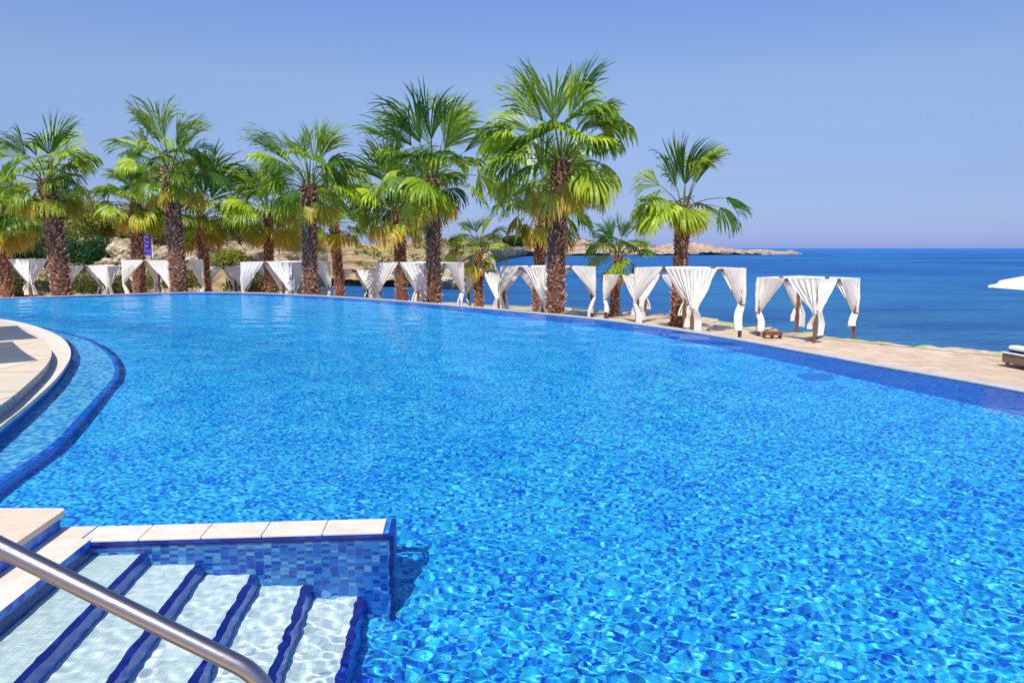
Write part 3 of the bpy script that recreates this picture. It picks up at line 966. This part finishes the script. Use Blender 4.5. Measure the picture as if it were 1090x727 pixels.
# ------------------------------------------------------------------ shrubs on the slope
def simple_leaf(name, c, tr=.3):
    t = NT(name)
    at = t.n('ShaderNodeVertexColor', layer_name='tint').outputs[0]
    pr = t.princ(at, .6, None, .25)
    tl = t.n('ShaderNodeBsdfTranslucent', {0: at}).outputs[0]
    return t.done(t.n('ShaderNodeMixShader', {0: tr, 1: pr, 2: tl}).outputs[0])
SHRUB = simple_leaf('shrub_leaf', None)
STEM = stone('shrub_stem', (.16, .10, .06), (.09, .06, .04), 12)
def shrub(pxx, yb, ytop, wpx, d, col, label, seed, name='shrub', cat='shrub', leaf=.13, dens=1.0):
    rng = np.random.RandomState(seed)
    g = at_depth(pxx, yb, d); tp = at_depth(pxx, ytop, d)
    h = tp.z - g.z; w = wpx / F_PX * d
    root = empty(name, (g.x, g.y, g.z))
    tag(root, label, cat, 'shrubs on the slope behind the cabanas')
    mb = MB()
    for k in range(5):
        a = rng.rand() * 6.28
        mb.tube([(0, 0, -.3), (math.cos(a) * w * .12, math.sin(a) * w * .12, h * .2), (math.cos(a) * w * .22, math.sin(a) * w * .2, h * .45)], [.05, .035, .015], 6)
    mb.build('stem', STEM, root)
    lb = LeafMB()
    nl = max(7, int(12 * w / max(h, .5)))
    lobes = [(rng.uniform(-.40, .40) * w, rng.uniform(-.3, .3) * w * .7, h * rng.uniform(.08, .80), rng.uniform(.55, 1.0)) for _ in range(nl)]
    col = np.array(col)
    for (lx, ly, lz, q) in lobes:
        rx, rz = w * .20 * q + .15, min(h * .32, w * .2) * q + .12
        tone = rng.uniform(.7, 1.35)
        for _ in range(int(230 * dens * q)):
            v = rng.normal(0, 1, 3); v /= np.linalg.norm(v); r_ = rng.uniform(.55, 1.05)
            p = np.array([lx, ly, lz]) + v * np.array([rx, rx, rz]) * r_ 
            if p[2] < 0: continue
            a = rng.normal(0, 1, 3) + v * .8; a /= np.linalg.norm(a)
            b = np.cross(a, rng.normal(0, 1, 3)); b /= np.linalg.norm(b)
            L_ = leaf * rng.uniform(.7, 1.4)
            c = col * tone * rng.uniform(.75, 1.25)
            lb.strip([p, p + a * L_ * .5, p + a * L_], [b] * 3, [.01, L_ * .28, .008], [c] * 3)
    lb.build('foliage', SHRUB, root)
DG, MG, YG, OL = (.022, .085, .025), (.05, .13, .025), (.28, .31, .05), (.19, .20, .06)
shrub(96, 288, 247, 52, 47, DG, 'dense dark green shrub left of the pale boulders', 1, dens=1.7)
shrub(30, 284, 255, 60, 46, (.03, .085, .03), 'dark shrub behind the leftmost cabana', 2, dens=1.7)
shrub(30, 262, 216, 90, 58, YG, 'yellow green bush high on the slope at the far left', 3, leaf=.2, dens=1.4)
shrub(108, 252, 214, 70, 60, YG, 'yellow green bush above the dense dark green shrub', 4, leaf=.2, dens=1.4)
shrub(170, 262, 226, 46, 62, OL, 'olive bush on the slope right of the purple banner', 5, leaf=.18, dens=1.2)
shrub(245, 285, 268, 40, 45, YG, 'low yellow green bush behind the cabana between the second and third tall palms', 6, dens=1.2)
shrub(190, 306, 288, 60, 44, OL, 'low olive bush seen below the rim of the cabana by the banner', 7, dens=1.2)
shrub(110, 312, 292, 70, 45, (.15, .16, .05), 'low olive bush seen through the left back row cabana', 8, dens=1.2)
shrub(280, 312, 290, 70, 46, (.16, .15, .05), 'low dry bush seen through the cabana of the third tall palm', 9, dens=1.2)
shrub(10, 312, 285, 60, 45, (.14, .15, .05), 'low olive bush under the leftmost cabana', 10, dens=1.2)
shrub(547, 262, 252, 24, 380, DG, 'single dark green bush on the far cape', 11, leaf=.9, dens=.7)
shrub(40, 240, 205, 110, 80, (.12, .17, .04), 'broad green bush on the hilltop behind the leftmost tall palm', 12, leaf=.25, dens=1.4)

shrub(66, 280, 236, 70, 52, (.10, .16, .03), 'mid green bush showing right behind the trunk of the leftmost tall palm', 13, leaf=.16, dens=1.3)
shrub(140, 256, 222, 60, 66, YG, 'yellow green bush on the hilltop over the pale boulders', 14, leaf=.2, dens=1.3)
shrub(215, 262, 228, 60, 70, (.14, .18, .04), 'leafy bush on the hilltop right of the second tall palm', 15, leaf=.2, dens=1.2)
shrub(-10, 250, 208, 80, 66, YG, 'yellow green bush cut by the left border, high on the slope', 16, leaf=.2, dens=1.3)
shrub(255, 256, 238, 40, 74, OL, 'small olive bush on the tan slope left of the mid height palm', 17, leaf=.16, dens=1.0)
shrub(325, 268, 250, 36, 84, OL, 'small olive bush low on the slope behind the third tall palm', 18, leaf=.16, dens=1.0)

# dry scrub scattered over slope and cape: nobody could count it
rng = np.random.RandomState(77)
lb = LeafMB()
nr_, nc_ = HEADV.shape[:2]
for _ in range(1500):
    r_ = rng.randint(7, nr_ - 3); c_i = rng.randint(0, nc_ - 2)
    if HEADPX[c_i] > 700: continue
    p = HEADV[r_, c_i]
    if vnoise(np.array([p[0] * .09]), np.array([p[1] * .05]), 91)[0] < -.08: continue
    d_ = p[1]
    sz = rng.uniform(.25, .8) * np.clip(d_ / 90, .6, 5)
    col = [np.array((.26, .25, .06)), np.array((.10, .12, .035)), np.array((.36, .28, .10)), np.array((.05, .09, .025))][rng.choice(4, p=[.35, .25, .3, .1])]
    for k in range(26):
        v = rng.normal(0, 1, 3); v[2] = abs(v[2]) + .1; v /= np.linalg.norm(v)
        q = p + v * np.array([sz, sz, sz * .55]) * rng.uniform(.3, 1)
        a_ = v + rng.normal(0, .5, 3); a_ /= np.linalg.norm(a_)
        b_ = np.cross(a_, rng.normal(0, 1, 3)); b_ /= np.linalg.norm(b_)
        L_ = sz * rng.uniform(.25, .5)
        lb.strip([q, q + a_ * L_], [b_] * 2, [L_ * .3, L_ * .12], [col * rng.uniform(.7, 1.3)] * 2)
tag(lb.build('scrub', SHRUB, None), kind='stuff')

# grey planter by the third tall palm
PLANT = stone('grey_planter_stone', (.42, .42, .42), (.30, .30, .31), 9)
pp = at_depth(331, 306, 30.4)
root = empty('stone_planter', (pp.x, 30.4, ground_z(pp.x, 30.4)))
tag(root, 'grey stone planter box behind the foot of the third tall palm', 'planter')
hp = pp.z - ground_z(pp.x, 30.4)
mb = MB(); mb.box((0, 0, hp / 2 - .05), (1.2, .7, hp - .1), None, 0, .03); mb.build('body', PLANT, root)
mb = MB(); mb.box((0, 0, hp - .045), (1.28, .78, .09), None, 0, .02); mb.build('rim', PLANT, root)

# pale boulders
BOULD = rock_mat('pale_boulder_limestone', (.26, .19, .11), (.55, .45, .30), (.72, .63, .46), None, 1.6)
def boulder(pxx, yb, ytop, wpx, d, label, seed):
    rng = np.random.RandomState(seed)
    import bmesh
    g = at_depth(pxx, yb, d); tp = at_depth(pxx, ytop, d)
    h = tp.z - g.z; w = wpx / F_PX * d
    bm = bmesh.new()
    bmesh.ops.create_icosphere(bm, subdivisions=4, radius=1)
    o3 = rng.rand() * 50
    P_ = np.array([v.co[:] for v in bm.verts])
    n = fbm(P_[:, 0] * 1.3 + o3, P_[:, 1] * 1.3 + P_[:, 2] * 1.7, seed, 4) * .62 + np.round(fbm(P_[:, 2] * 2 + o3, P_[:, 0] * 1.1, seed + 3, 3) * 4) / 4 * .18
    for v, k in zip(bm.verts, n):
        v.co = v.co * (1 + k)
        v.co = Vector((v.co.x * w / 2, v.co.y * w / 2, max(-.3 * h, v.co.z * h * .75 + h * .25)))
    me = bpy.data.meshes.new('boulder'); bm.to_mesh(me); bm.free()
    me.materials.append(BOULD)
    o = bpy.data.objects.new('boulder', me); COL.objects.link(o)
    o.location = g
    tag(o, label, 'boulder', 'boulders on the slope behind the cabanas')
boulder(133, 279, 254, 34, 46, 'large pale limestone boulder left of the purple banner', 1)
boulder(176, 279, 262, 24, 47, 'pale boulder between the purple banner and the second tall palm', 2)
boulder(268, 281, 258, 26, 48, 'pale boulder right of the leaning log', 3)
boulder(300, 283, 268, 30, 50, 'low brown boulder behind the cabana of the third tall palm', 4)
boulder(112, 283, 276, 22, 45, 'small flat boulder at the foot of the dense dark green shrub', 5)
boulder(205, 281, 268, 20, 48, 'boulder right of the second tall palm', 6)
boulder(521, 292, 272, 17, 60, 'grey boulder block beside the small low palm, at the water', 7)
boulder(484, 303, 286, 36, 62, 'dark shore boulder left of the small low palm, at the water', 8)

# leaning dead log
mb = MB()
a, b = at_depth(218, 262, 46), at_depth(262, 286, 44)
c_ = (a + b) / 2
mb.tube([a - c_, (a - c_) * .4 + Vector((.03, 0, .05)), (b - c_) * .4 + Vector((0, 0, -.04)), b - c_], [.16, .19, .21, .24], 10)
lg = mb.build('dead_log', wood_mat('dead_wood', (.06, .035, .025), (.15, .09, .06)), None, True, c_)
tag(lg, 'dark dead palm log leaning on the tan slope right of the second tall palm', 'log')

# purple banner on a white pole
mtl = NT('white_metal'); WHITE_METAL = mtl.done(mtl.princ((.82, .82, .84), .35))
pt = NT('purple_cloth'); nn_ = pt.noise(8, 2, pt.coord('Object')); PURPLE = pt.done(pt.princ(pt.ramp(nn_, [(.3, (.085, .035, .42)), (.7, (.12, .05, .55))]), .6))
lt = NT('white_print'); WPRINT = lt.done(lt.princ((.66, .60, .88), .6))
dB = 38.4
pb = at_depth(163.5, 283, dB); ptop = at_depth(163.5, 236, dB)
root = empty('banner_flag', (pb.x, pb.y, -1.6))
tag(root, 'upright purple banner with white lettering on a white pole', 'banner')
zt = ptop.z + 1.6
mb = MB(); mb.tube([(0, 0, 0), (0, 0, zt)], .035, 10); mb.box((0, 0, .03), (.5, .5, .06), None, 0, .01); mb.build('pole', WHITE_METAL, root)
bw, bz0, bz1 = 9.2 / F_PX * dB, at_depth(160, 272.5, dB).z + 1.6, at_depth(160, 239, dB).z + 1.6
mb = MB()
n = 16
vv = []
for sy in (-.006, .006):
    for j in range(n + 1):
        for i in range(5):
            vv.append((-.05 - bw * i / 4, sy + .03 * math.sin(j * .5) * i / 4, bz0 + (bz1 - bz0) * j / n))
m_ = (n + 1) * 5
ff = []
for j in range(n):
    for i in range(4):
        k = j * 5 + i
        ff.append((k, k + 1, k + 6, k + 5)); ff.append((m_ + k + 5, m_ + k + 6, m_ + k + 1, m_ + k))
mb.add(vv, ff)
bc = mb.build('banner_cloth', PURPLE, root, True)
mb = MB()
mb.tube([(-.0, 0, bz1 + .02), (-bw - .05, 0, bz1 + .02)], .015, 6); mb.tube([(-.0, 0, bz0 - .02), (-bw - .05, 0, bz0 - .02)], .015, 6)
mb.build('banner_arm', WHITE_METAL, root)
# lettering running up the banner, as blurred in the photo: six upright strokes groups
mb = MB()
zc = bz0 + (bz1 - bz0) * .16
rngb = random.Random(4)
for ch in range(8):
    lh = (bz1 - bz0) * .075
    y_ = -.045
    x0, x1 = -.05 - bw * .72, -.05 - bw * .30
    z0_, z1_ = zc, zc + lh
    th = .018
    strokes = [((x0, z0_), (x1, z0_)), ((x0, z0_), (x0, z1_))] if ch % 3 == 0 else ([((x0, z0_), (x1, z1_)), ((x0, z1_), (x1, z0_ + lh / 2))] if ch % 3 == 1 else [((x0, z0_), (x1, z0_)), ((x0, z1_), (x1, z1_)), ((x1, z0_), (x1, z1_))])
    for (p, q) in strokes:
        mb.tube([(p[0], y_, p[1]), (q[0], y_, q[1])], th / 2, 6)
    zc += (bz1 - bz0) * .095
mb.build('lettering', WPRINT, bc)

# ------------------------------------------------------------------ parasols, lounger, bench
def parasol(loc, half, hz, rise, rot, label, square=True):
    root = empty('white_parasol', loc, rot)
    tag(root, label, 'parasol', 'white square parasols')
    mb = MB(); mb.tube([(0, 0, 0), (0, 0, hz + rise - .02)], .028, 12); mb.build('pole', WHITE_METAL, root)
    mb = MB(); mb.box((0, 0, .05), (.6, .6, .10), None, 0, .02); mb.build('base', stone('concrete_parasol_base' if False else 'parasol_base_concrete', (.5, .48, .45), (.4, .38, .36), 10), root)
    n = 10
    mb = MB()
    cs = [(-half, -half), (half, -half), (half, half), (-half, half)]
    for k in range(4):
        a, b = Vector((*cs[k], 0)), Vector((*cs[(k + 1) % 4], 0))
        vv = []
        for j in range(n + 1):
            t = j / n
            for i in range(n + 1):
                u = i / n
                p = (a * (1 - u) + b * u) * t
                vv.append((p.x, p.y, hz + rise * (1 - t) - .05 * math.sin(math.pi * u) * t * t))
        mb.add(vv, [(j * (n + 1) + i, j * (n + 1) + i + 1, (j + 1) * (n + 1) + i + 1, (j + 1) * (n + 1) + i) for j in range(n) for i in range(n)])
        vl = []
        for i in range(n + 1):
            u = i / n; p = a * (1 - u) + b * u
            vl += [(p.x, p.y, hz - .05 * math.sin(math.pi * u)), (p.x * 1.004, p.y * 1.004, hz - .05 * math.sin(math.pi * u) - .03)]
        mb.add(vl, [(2 * i, 2 * i + 1, 2 * i + 3, 2 * i + 2) for i in range(n)])
    mb.build('canopy', CANVAS, root, True)
    mb = MB()
    for k in range(4):
        mb.tube([(0, 0, hz + rise - .05), (cs[k][0] * .985, cs[k][1] * .985, hz - .02)], .012, 6)
    mb.build('ribs', WHITE_METAL, root)
    return root
dP = 13.0
tipp = at_depth(1054, 304, dP)
parasol((tipp.x + 1.72, dP + .25, -1.55), 1.25, tipp.z + 1.55, .34, R(53), 'white parasol whose tip reaches in at the right border, before the sea')
parasol((-10.27, 11.15, .22), 1.35, 2.35, .5, R(40), 'white parasol left of the photo, casting the farther shadow on the paved platform')
parasol((-8.69, 8.65, .22), 1.35, 2.35, .5, R(40), 'white parasol left of the photo, casting the nearer shadow on the paved platform')

# daybed at the right border
BLUE = cloth_mat('blue_cushion', (.015, .07, .30), .02)
WICK = stone('woven_wicker', (.30, .20, .13), (.18, .12, .08), 30, bump=.6)
dl = at_depth(1090, 382, 20.4)
root = empty('daybed', (dl.x + .62, 20.4, -1.52), R(8))
tag(root, 'wicker daybed with blue cushion at the right border of the terrace', 'daybed')
mb = MB(); mb.box((0, 0, .20), (1.95, .95, .26), None, 0, .03); mb.build('frame', WICK, root)
mb = MB(); mb.box((0, 0, .345), (1.99, .99, .03), None, 0, .01); mb.build('rim', CANVAS, root)
for sx in (-.85, .85):
    for sy in (-.38, .38):
        mb = MB(); mb.box((sx, sy, .035), (.08, .08, .07), None, 0, .01); mb.build('leg', WICK, root)
mb = MB(); mb.box((.06, 0, .43), (1.8, .9, .14), None, 0, .06); mb.build('cushion', BLUE, root)
mb = MB(); mb.box((-.78, 0, .50), (.32, .7, .12), None, 0, .055); mb.build('pillow', CLOTH, root)

# low slatted bench by the right cabana
bp = at_depth(822, 357.5, 27.3)
root = empty('wooden_bench', (bp.x, 27.3, ground_z(bp.x, 27.3)), R(-4))
tag(root, 'low brown wooden bench left of the right end cabana', 'bench')
mb = MB()
for k in range(4): mb.box((0, -.15 + .1 * k, .235), (.66, .085, .03), None, 0, .004)
mb.build('seat', WOOD, root)
for sx in (-.29, .0, .29):
    mb = MB(); mb.box((sx, 0, .11), (.05, .34, .22), None, 0, .004); mb.build('leg', WOOD, root)
mb = MB(); mb.box((0, -.16, .17), (.6, .02, .09), None, 0, .003); mb.build('apron', WOOD, root)

# ------------------------------------------------------------------ handrail into the pool steps
sm = NT('brushed_steel')
v_ = sm.n('ShaderNodeVectorMath', {0: sm.coord('Object'), 1: (4, 60, 60)}, operation='MULTIPLY').outputs[0]
STEEL = sm.done(sm.princ((.43, .36, .32), sm.math('ADD', .24, sm.math('MULTIPLY', sm.noise(3, 3, v_), .14)), None, .5, 1.0))
p0, p1 = at_depth(-40, 562, 1.62), at_depth(262, 711, 1.60)
root = empty('handrail', (p1.x, p1.y, 0))
tag(root, 'brushed steel handrail sloping down over the pool steps', 'handrail')
o_ = Vector((p1.x, p1.y, 0))
d_ = (p1 - p0).normalized()
start = p0 - d_ * 1.2
path = [start - o_ + Vector((-.25, 0, -.85)), start - o_ + Vector((-.2, 0, -.2)), start - o_ + Vector((-.1, 0, -.04)), start - o_, p0 - o_]
path += [p0 + (p1 - p0) * t - o_ for t in (.3, .6, .9)]
bend = []
for k in range(9):
    t = k / 8
    a = p1 - o_ - d_ * .02; m = p1 - o_ + d_ * .07; e = p1 - o_ + d_ * .07 + Vector((.01, 0, -.13))
    bend.append(a * (1 - t) ** 2 + m * 2 * t * (1 - t) + e * t * t)
path += bend
path.append(bend[-1] + Vector((.01, 0, -.9)))
mb = MB(); mb.tube(path, .0215, 24); mb.build('rail', STEEL, root, True)
e = path[-1]
mb = MB(); mb.tube([(e.x, e.y, e.z - .0), (e.x, e.y, e.z + .015)], .05, 20); mb.build('flange', STEEL, root)

# main drain grating on the pool floor
dg = NT('drain_grating'); DRAIN = dg.done(dg.princ((.012, .22, .66), .5))
root = empty('floor_drain', (4.75, 11.4, PD + .004), R(-20))
tag(root, 'dark round drain grating on the pool floor near the right pool edge', 'drain')
mb = MB()
mb.prism([(.28 * math.cos(k * math.pi / 14), .28 * math.sin(k * math.pi / 14)) for k in range(28)], 0, .012, 0, 0)
receive(mb.build('plate', DRAIN, root))
mb = MB()
for k in range(5): mb.box((-.14 + .07 * k, 0, .018), (.03, .34, .012), None, 0)
receive(mb.build('slats', DRAIN, root))
